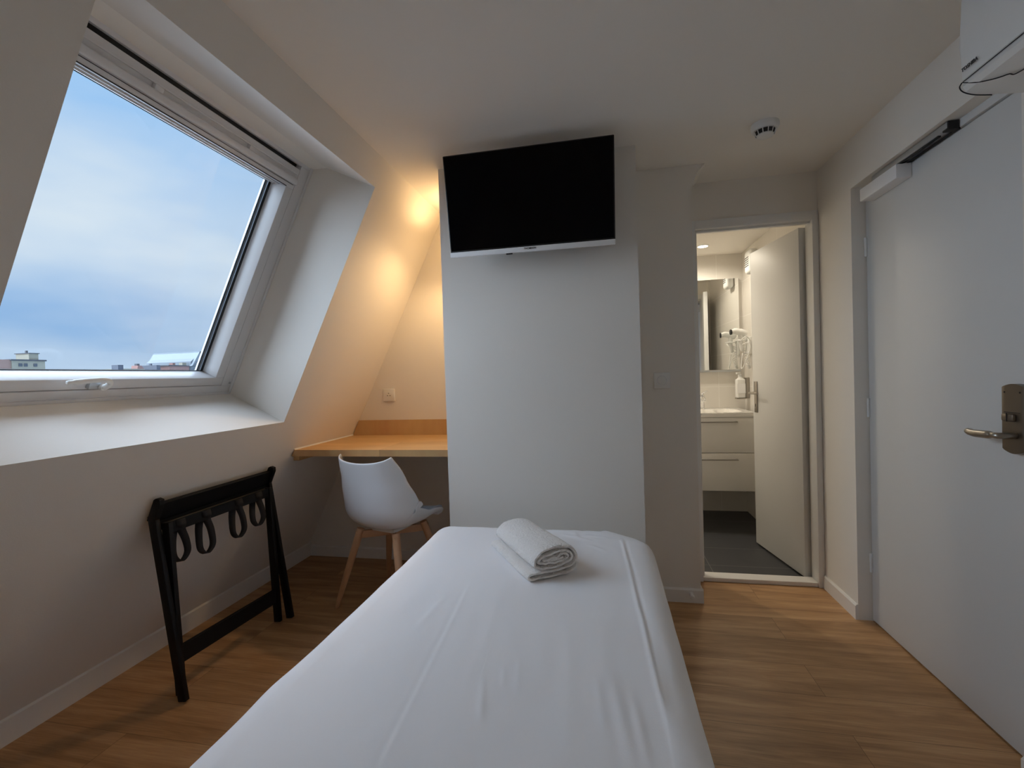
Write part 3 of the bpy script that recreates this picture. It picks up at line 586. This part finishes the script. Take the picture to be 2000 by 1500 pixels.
# lock plate with lever
b = NB()
zc0, zc1, yc0, yc1 = 0.953, 1.168, 1.640, 1.722
pr = []
for k in range(13):
    f = k/12; pr.append((yc0+(yc1-yc0)*f, zc1-0.010+0.010*math.sin(f*PI)))
for k in range(13):
    f = 1-k/12; pr.append((yc0+(yc1-yc0)*f, zc0+0.012-0.012*math.sin(f*PI)))
prism(b, pr, XDR-0.020, XDR-0.0005, axis='x'); bmesh.ops.bevel(b, geom=[e_ for e_ in b.edges if e_.verts[0].co.x < XDR-0.015 and e_.verts[1].co.x < XDR-0.015], offset=0.003, segments=2, profile=0.5, affect='EDGES')
lk = finish('lock_plate', b, M_bronze, d1); lk['label'] = 'bronze coloured electronic lock plate'
b = NB()
pp = smooth_path([(XDR-0.018, 1.672, 1.010), (XDR-0.060, 1.672, 1.010), (XDR-0.066, 1.690, 1.010), (XDR-0.066, 1.73, 1.008), (XDR-0.065, 1.765, 1.007), (XDR-0.062, 1.790, 1.009), (XDR-0.058, 1.803, 1.010)], 6)
tube(b, pp, [0.0095]*14+[0.0125]*10+[0.0120]*6+[0.0105]*4+[0.009, 0.007, 0.004], 16); finish('lever', b, M_metal, lk)
b = NB(); bx(b, XDR-0.030, XDR-0.018, 1.668, 1.712, 1.052, 1.076, 0.005); finish('thumb_turn', b, M_bronze, lk)
b = NB(); bx(b, XDR-0.0205, XDR-0.0195, 1.655, 1.712, 1.079, 1.081); bx(b, XDR-0.031, XDR-0.0298, 1.688, 1.691, 1.052, 1.079)
for y in (1.655, 1.710): lathe(b, [(0.0028, 0), (0.0028, 0.0012), (0, 0.0012)], (XDR-0.0195, y, 1.142), (-1, 0, 0), 12)
finish('screw', b, M_dark, lk)

# ---------------------------------------------------------------- bathroom door, standing open
hx, hy = 1.143, YH+0.095
fx, fy = 1.049, 3.505
dd = Vector((fx-hx, fy-hy, 0)); dl = dd.length; dd.normalize(); dn = Vector((-dd.y, dd.x, 0))
MD = Matrix(((dd.x, dn.x, 0, hx), (dd.y, dn.y, 0, hy), (0, 0, 1, 0), (0, 0, 0, 1)))   # x along leaf, y towards room side (-X)
d2 = thing('door_2', (hx, hy, 0), 'narrow white bathroom door standing wide open into the bathroom', 'door', kind='structure')
b = NB(); bx(b, 0, dl, -0.020, 0.020, 0.014, 2.040, 0.0015, M=MD); finish('door_leaf', b, M_door, d2)
for z in (0.24, 1.03, 1.86):
    b = NB(); tube(b, [MD @ Vector((-0.010, -0.022, z-0.045)), MD @ Vector((-0.010, -0.022, z+0.045))], 0.0065, 12); finish('hinge', b, M_wht, d2)
b = NB(); bx(b, dl-0.066, dl-0.026, 0.020, 0.027, 0.935, 1.150, 0.003, M=MD); pl_ = finish('handle_plate', b, M_metal, d2)
b = NB(); pp = [MD @ Vector(q) for q in ((dl-0.046, 0.025, 1.072), (dl-0.046, 0.062, 1.072), (dl-0.056, 0.070, 1.072), (dl-0.10, 0.070, 1.072), (dl-0.155, 0.068, 1.072))]; tube(b, smooth_path(pp, 5), 0.0085, 12); finish('lever', b, M_metal, pl_)
b = NB(); bx(b, dl-0.050, dl-0.042, 0.0265, 0.0275, 0.975, 0.995, M=MD); finish('keyhole', b, M_dark, pl_)

# ---------------------------------------------------------------- door stop
ds = thing('door_stop', (0.430, YD-0.03, 0.045), 'small white door stop peg on the baseboard beside the bathroom doorway', 'door stop')
b = NB(); lathe(b, [(0.012, 0), (0.012, 0.004), (0.0085, 0.008), (0.0085, 0.030), (0, 0.030)], (0.430, YD-0.012, 0.048), (0, -1, 0), 20); finish('stem', b, M_plas, ds)
b = NB(); lathe(b, [(0.0100, 0), (0.012, 0.004), (0.012, 0.012), (0.008, 0.016), (0, 0.017)], (0.430, YD-0.041, 0.048), (0, -1, 0), 20); finish('bumper', b, M_plas, ds)

# ---------------------------------------------------------------- luggage rack leaning on the slope
rk = thing('luggage_rack', (-1.70, 1.80, 0), 'folded black wooden luggage rack leaning on the sloping wall below the window', 'luggage rack')
def leg(a, c, wx=0.020, wy=0.036):
    b = NB(); bar(b, a, c, wy, wx, hint=Vector((0, 1, 0)), bev=0.0025); return finish('leg', b, M_blk, rk)
yo0, yo1, yi0, yi1 = 1.500, 2.125, 1.527, 2.092
leg((-1.650, yo0, 0.006), (-1.752, yo0-0.004, 0.735)); leg((-1.650, yo1+0.005, 0.006), (-1.752, yo1, 0.735))
leg((-1.690, yi0, 0.006), (-1.722, yi0, 0.700)); leg((-1.688, yi1-0.006, 0.006), (-1.722, yi1, 0.700))
# raised guard at the head of the outer frame
for yy in (yo0-0.004, yo1):
    b = NB(); prism(b, [(-1.772, 0.716), (-1.735, 0.712), (-1.705, 0.780), (-1.706, 0.800), (-1.724, 0.806), (-1.735, 0.800)], yy-0.011, yy+0.011); bmesh.ops.bevel(b, geom=b.edges[:], offset=0.002, segments=2, profile=0.5, affect='EDGES'); finish('guard_bracket', b, M_blk, rk)
b = NB(); bar(b, (-1.738, yo0+0.006, 0.748), (-1.738, yo1-0.010, 0.748), 0.018, 0.072, hint=Vector((0.42, 0, 0.9)), bev=0.003); finish('guard_board', b, M_blk, rk)
b = NB(); bar(b, (-1.722, yi0-0.006, 0.678), (-1.722, yi1+0.006, 0.678), 0.022, 0.036, hint=Vector((0, 0, 1)), bev=0.004); finish('top_rail', b, M_blk, rk)
b = NB(); bar(b, (-1.752, yo0, 0.690), (-1.752, yo1, 0.690), 0.018, 0.030, hint=Vector((0, 0, 1)), bev=0.004); finish('top_rail', b, M_blk, rk)
b = NB(); bar(b, (-1.696, yi0, 0.165), (-1.696, yi1, 0.140), 0.018, 0.062, hint=Vector((0, 0, 1)), bev=0.003); finish('stretcher', b, M_blk, rk)
for yy in (yi0-0.012, yi1+0.014):
    b = NB(); lathe(b, [(0.007, 0), (0.007, 0.024), (0, 0.024)], (-1.708, yy-0.012, 0.34), (0, 1, 0), 14); finish('pivot_bolt', b, M_dark, rk)
for k, yy in enumerate((1.575, 1.700, 1.882, 2.010)):
    b = NB(); L_ = (0.170, 0.185, 0.180, 0.165)[k]; wv = (0.9, 0.7, 0.6, 0.5)[k]
    # the loop hangs from the two top rails; it sags and splays, seen nearly face on
    cx_ = -1.737
    loop = [(cx_+0.026, 0.0, 0.698), (cx_+0.031, 0.0, 0.676), (cx_+0.022, 0.006, 0.655), (cx_+0.026, 0.020, 0.61), (cx_+0.030, 0.024, 0.712-L_+0.02), (cx_+0.022, 0.012, 0.712-L_-0.012), (cx_+0.016, -0.004, 0.712-L_-0.016), (cx_+0.010, -0.022, 0.712-L_+0.012), (cx_+0.004, -0.020, 0.61), (cx_-0.004, -0.006, 0.655), (cx_-0.010, 0.0, 0.680), (cx_-0.012, 0.0, 0.702)]
    lp = smooth_path(loop, 5); rows2 = []
    for i, q in enumerate(lp):
        f = i/(len(lp)-1); hwid = 0.021*(1-0.42*math.sin(f*PI))
        ang_ = 0.9*math.sin(f*PI)*(1 if k < 3 else 0.7)
        wd = Vector((math.sin(ang_)*0.9, math.cos(ang_), 0))*hwid
        c_ = Vector((q.x, yy+q.y, q.z)); rows2.append([b.verts.new(c_-wd), b.verts.new(c_+wd)])
    for A, B in zip(rows2, rows2[1:]): b.faces.new((A[0], A[1], B[1], B[0]))
    o = finish('strap', b, M_strap, rk); md = o.modifiers.new('thick', 'SOLIDIFY'); md.thickness = 0.003; md.offset = 0

# ---------------------------------------------------------------- desk chair
CX, CY = -1.185, 2.400
fa = math.radians(74); F = Vector((math.cos(fa), math.sin(fa), 0)); Rr = Vector((math.sin(fa), -math.cos(fa), 0)); Z_ = Vector((0, 0, 1)); CC = Vector((CX, CY, 0))
ch = thing('desk_chair', (CX, CY, 0), 'white plastic bucket chair on wooden legs pushed under the desk', 'chair')
def interp(tab, t):
    for (a, va), (c, vc) in zip(tab, tab[1:]):
        if t <= c:
            f = (t-a)/(c-a); f = f*f*(3-2*f)*0.5+f*0.5
            return va+(vc-va)*f if not isinstance(va, tuple) else tuple(x+(y-x)*f for x, y in zip(va, vc))
    return tab[-1][1]
cprof = smooth_path([(0.205, 0.440, 0), (0.190, 0.460, 0), (0.10, 0.450, 0), (0.0, 0.438, 0), (-0.10, 0.440, 0), (-0.165, 0.468, 0), (-0.200, 0.535, 0), (-0.215, 0.635, 0), (-0.228, 0.730, 0), (-0.246, 0.815, 0)], 6)
wt = [(0, 0.16), (0.12, 0.210), (0.3, 0.238), (0.5, 0.250), (0.62, 0.250), (0.75, 0.236), (0.9, 0.205), (1.0, 0.178)]
rt_ = [(0, 0.0), (0.1, 0.03), (0.25, 0.075), (0.4, 0.125), (0.55, 0.172), (0.7, 0.158), (0.85, 0.110), (1.0, 0.060)]
def shell_pt(i, s, lift=0.0):
    n_ = len(cprof)-1; t = i/n_; p = cprof[i]; d = (cprof[min(i+1, n_)]-cprof[max(i-1, 0)]).normalized()
    nrm = Vector((d.y, -d.x, 0))       # in (forward, z) plane, towards the sitter
    hwid = interp(wt, t); rise = interp(rt_, t)*(abs(s)**2.4)
    q = p + nrm*(rise+lift)
    zt = 0.022*abs(s)**1.5*max(0, (t-0.85)/0.15)
    sw_ = hwid*math.sin(min(1, abs(s))*PI/2*0.94)/math.sin(PI/2*0.94)*(1 if s >= 0 else -1)
    return CC + F*q.x + Rr*sw_ + Z_*(q.y+zt)
def surf(bm, i0, i1, smax, lift=0.0, ns=28):
    g = [[bm.verts.new(shell_pt(i, smax*(-1+2*j/ns), lift)) for j in range(ns+1)] for i in range(i0, i1+1)]
    for A, B in zip(g, g[1:]):
        for j in range(ns): bm.faces.new((A[j], A[j+1], B[j+1], B[j]))
b = NB(); surf(b, 0, len(cprof)-1, 1.0); sh = finish('seat_shell', b, M_shell, ch, ang=180)
md = sh.modifiers.new('thick', 'SOLIDIFY'); md.thickness = 0.009; md.offset = 0; md = sh.modifiers.new('round', 'SUBSURF'); md.levels = 1; md.render_levels = 1
b = NB(); surf(b, 5, 27, 0.86, 0.018); cu_ = finish('seat_cushion', b, M_grey, ch, ang=180); md = cu_.modifiers.new('thick', 'SOLIDIFY'); md.thickness = 0.022; md.offset = 0; md = cu_.modifiers.new('round', 'SUBSURF'); md.levels = 2; md.render_levels = 2
for sf in (1, -1):
    for sr in (1, -1):
        b = NB(); top = CC+F*sf*0.115+Rr*sr*0.125+Z_*0.425; bot = CC+F*sf*0.205+Rr*sr*0.235
        pts = [top, top.lerp(bot, 0.3), top.lerp(bot, 0.65), bot]; tube(b, pts, [0.021, 0.020, 0.0165, 0.012], 16); finish('leg', b, M_ledge, ch)
b = NB()
for sg in (1, -1): bar(b, CC+F*0.135+Rr*0.145*sg+Z_*0.392, CC-F*0.135-Rr*0.145*sg+Z_*0.392, 0.022, 0.040, hint=Z_, bev=0.003)
finish('cross_brace', b, M_ledge, ch)
b = NB(); bx(b, -0.08, 0.08, -0.08, 0.08, 0.408, 0.430, 0.004, M=Matrix(((Rr.x, F.x, 0, CX), (Rr.y, F.y, 0, CY), (0, 0, 1, 0), (0, 0, 0, 1)))); finish('mounting_plate', b, M_plas, ch)

# ---------------------------------------------------------------- bathroom fittings
vn = thing('vanity_unit', (0.80, 4.06, 0.29), 'white wall hung vanity with two drawers and ceramic basin top in the bathroom', 'vanity')
VX0, VX1, VY = 0.40, 1.132, 3.81
b = NB(); bx(b, VX0+0.01, VX1-0.003, VY+0.02, YBB-0.001, 0.300, 0.868, 0.002); finish('cabinet', b, M_gloss, vn)
for z0, z1, hz in ((0.594, 0.868, 0.834), (0.296, 0.590, 0.542)):
    b = NB(); bx(b, VX0+0.008, VX1, VY, VY+0.019, z0, z1, 0.002); dr = finish('drawer', b, M_gloss, vn)
    b = NB(); x0, x1 = VX0+0.16, 1.000; bx(b, x0, x1, VY-0.032, VY-0.020, hz-0.004, hz+0.004, 0.001); bx(b, x0, x0+0.01, VY-0.022, VY-0.0005, hz-0.004, hz+0.004, 0.001); bx(b, x1-0.01, x1, VY-0.022, VY-0.0005, hz-0.004, hz+0.004, 0.001); finish('handle', b, M_metal, dr)
b = NB(); nx, ny = 60, 40; bxx0, bxx1, byy0, byy1 = VX0, VX1+0.008, VY-0.010, YBB-0.002; gz = []
for j in range(ny+1):
    row = []
    for i in range(nx+1):
        x = bxx0+(bxx1-bxx0)*i/nx; y = byy0+(byy1-byy0)*j/ny
        u_ = abs(x-0.77)/0.30; v_ = abs(y-4.02)/0.155; r_ = (u_**5+v_**5)**0.2
        z = 0.903 - 0.09*max(0, min(1, (1.0-r_)/0.30))**0.6 if r_ < 1 else 0.903
        row.append(b.verts.new((x, y, z)))
    gz.append(row)
for A, B in zip(gz, gz[1:]):
    for i in range(nx): b.faces.new((A[i], A[i+1], B[i+1], B[i]))
bx(b, bxx0, bxx1, byy0, byy0+0.012, 0.870, 0.9025, 0.002); bx(b, bxx1-0.012, bxx1, byy0, byy1, 0.870, 0.9025, 0.002); bx(b, bxx0, bxx0+0.012, byy0, byy1, 0.870, 0.9025, 0.002)
finish('basin_top', b, M_ceram, vn)
b = NB(); lathe(b, [(0.012, 0), (0.012, 0.003), (0, 0.003)], (0.865, 4.164, 0.865), (0, -1, 0.5), 16); finish('overflow', b, M_chrome, vn)
fc = thing('basin_faucet', (0.832, 4.225, 0.903), 'small chrome mixer tap on the bathroom basin', 'faucet')
b = NB(); lathe(b, [(0.026, 0), (0.026, 0.006), (0.020, 0.012), (0.019, 0.10), (0.021, 0.105), (0.018, 0.125), (0, 0.128)], (0.832, 4.225, 0.903), n=24); finish('body', b, M_chrome, fc)
b = NB(); tube(b, smooth_path([(0.832, 4.215, 0.98), (0.832, 4.16, 1.00), (0.832, 4.12, 0.995), (0.832, 4.105, 0.975)], 4), 0.011, 14); finish('spout', b, M_chrome, fc)
b = NB(); bar(b, (0.832, 4.225, 1.033), (0.870, 4.19, 1.060), 0.014, 0.007); finish('lever', b, M_chrome, fc)
mr = thing('bathroom_mirror', (0.75, YBB, 1.235), 'rectangular wall mirror above the basin reflecting the open door', 'mirror')
b = NB(); bx(b, 0.40, 1.160, YBB-0.028, YBB-0.0005, 1.232, 2.020); finish('backing', b, M_wht, mr, smooth=False)
b = NB(); bx(b, 0.402, 1.158, YBB-0.031, YBB-0.0281, 1.236, 2.018); finish('mirror_glass', b, M_mirror, mr, smooth=False)
b = NB(); bx(b, 0.40, 1.163, YBB-0.034, YBB-0.001, 1.218, 1.2315, 0.001); finish('bottom_rail', b, M_alu, mr)
WX = XR+0.012
hd = thing('hair_dryer', (WX, 4.12, 1.30), 'white hair dryer with coiled cord hanging in its holder on the tiled side wall', 'hair dryer')
b = NB(); bx(b, WX-0.03, WX-0.0005, 4.06, 4.17, 1.36, 1.50, 0.008, seg=3); tube(b, [(WX-0.075+0.04*math.cos(a*PI/12), 4.115+0.04*math.sin(a*PI/12), 1.475) for a in range(24)], 0.005, 8, closed=True); bar(b, (WX-0.04, 4.115, 1.475), (WX-0.01, 4.115, 1.475), 0.02, 0.01); finish('holder', b, M_plas, hd)
b = NB(); tube(b, smooth_path([(WX-0.150, 4.10, 1.545), (WX-0.115, 4.105, 1.550), (WX-0.06, 4.115, 1.535), (WX-0.035, 4.12, 1.515)], 5), [0.022]*4+[0.026]*4+[0.030]*5+[0.024, 0.020, 0.012], 18); tube(b, smooth_path([(WX-0.075, 4.115, 1.53), (WX-0.078, 4.115, 1.48), (WX-0.07, 4.115, 1.42), (WX-0.066, 4.115, 1.385)], 4), [0.019]*6+[0.016]*5+[0.013, 0.009], 14); finish('dryer_body', b, M_plas, hd)
b = NB(); lathe(b, [(0.0225, 0), (0.0225, 0.008), (0.018, 0.010), (0, 0.010)], (WX-0.150, 4.10, 1.545), (-1, -0.1, 0), 20); finish('nozzle', b, M_dark, hd)
b = NB(); cpts = []
for k in range(150):
    t_ = k/149; cz = 1.45-0.20*math.sin(t_*PI); cxx = WX-0.05+0.03*(1-2*abs(t_-0.5)); yy = 4.03+0.11*t_
    if t_ > 0.12: cpts.append(Vector((cxx+0.010*math.cos(k*1.1), yy+0.006, cz+0.010*math.sin(k*1.1))))
tube(b, cpts, 0.0026, 6); finish('coiled_cord', b, M_plas, hd)
b = NB(); tube(b, smooth_path([(WX-0.02, 4.06, 1.47), (WX-0.055, 4.035, 1.50), (WX-0.09, 4.05, 1.47), (WX-0.075, 4.08, 1.44), (WX-0.04, 4.05, 1.45), (WX-0.03, 4.03, 1.40), (WX-0.07, 4.05, 1.27), (WX-0.085, 4.08, 1.25), (WX-0.07, 4.09, 1.37)], 8), 0.004, 8); finish('cord_loop', b, M_plas, hd)
sd_ = thing('soap_dispenser', (WX, 4.19, 0.99), 'white pump soap bottle in a wall bracket between mirror and open door', 'soap dispenser')
b = NB(); bx(b, 1.100, 1.166, 4.155, 4.222, 0.995, 1.155, 0.010, seg=4); lathe(b, [(0.030, 1.150), (0.015, 1.168), (0.014, 1.178), (0, 1.178)], (1.133, 4.188, 0), n=24); finish('bottle', b, M_plas, sd_)
b = NB(); lathe(b, [(0.016, 0), (0.016, 0.014), (0.006, 0.016), (0.006, 0.030), (0, 0.030)], (1.133, 4.188, 1.178), n=18); bar(b, (1.133, 4.188, 1.206), (1.100, 4.165, 1.203), 0.012, 0.007); finish('pump', b, M_plas, sd_)
b = NB(); bx(b, 1.101, 1.165, 4.1535, 4.1545, 1.035, 1.115); o = finish('label', b, M_strip, sd_, smooth=False); o['label'] = 'grey printed band on the bottle'
b = NB(); bx(b, 1.168, WX-0.0005, 4.165, 4.212, 0.99, 1.165, 0.002); bx(b, 1.098, 1.17, 4.152, 4.225, 0.986, 0.994, 0.001); finish('wall_bracket', b, M_metal, sd_)
vt = thing('extractor_vent', (WX, 3.93, 2.0), 'rounded white ventilation unit high on the tiled wall, half hidden by the bathroom door', 'vent')
b = NB(); bx(b, WX-0.07, WX-0.0005, 3.86, 4.00, 1.985, 2.17, 0.028, seg=5); finish('casing', b, M_plas, vt)
b = NB()
for k in range(5): bx(b, WX-0.0715, WX-0.069, 3.885, 3.975, 2.04+0.016*k, 2.046+0.016*k)
for k in range(4): bx(b, WX-0.06+0.012*k, WX-0.054+0.012*k, 3.858, 3.861, 2.03, 2.10)
finish('grille', b, M_dark, vt)
# recessed downlight over the basin
DLX, DLY = 0.815, 3.955
dl_ = thing('downlight', (DLX, DLY, ZBC-0.01), 'round recessed ceiling spotlight glowing above the bathroom basin', 'downlight')
b = NB(); lathe(b, [(0.046, 0), (0.046, -0.004), (0.038, -0.006), (0.036, -0.001)], (DLX, DLY, ZBC), n=36); finish('rim', b, M_wht, dl_)
b = NB(); lathe(b, [(0.036, -0.002), (0.036, -0.005), (0, -0.006)], (DLX, DLY, ZBC), n=36); o = finish('lens', b, M_spot_e, dl_); o['label'] = 'brightly lit lens'
lamp('bathroom_spot', 'SPOT', (DLX, DLY, ZBC-0.02), 18, (1.0, 0.90, 0.74), 0.035, (0, 0, -1), 168, 0.7)
# unseen copy, added to brighten the open door and the wall beside it
D2X, D2Y = -0.20, 3.95
d2l = dl_.copy(); C.objects.link(d2l); d2l.location = (D2X, D2Y, ZBC-0.01); d2l['label'] = 'added unseen copy of the downlight, left of the doorway, brightening the open door'
for chd in list(dl_.children):
    c_ = chd.copy(); C.objects.link(c_); c_.parent = d2l
lamp('added_fill_spot', 'SPOT', (D2X, D2Y, ZBC-0.02), 34, (1.0, 0.90, 0.74), 0.035, (0, 0, -1), 168, 0.7)
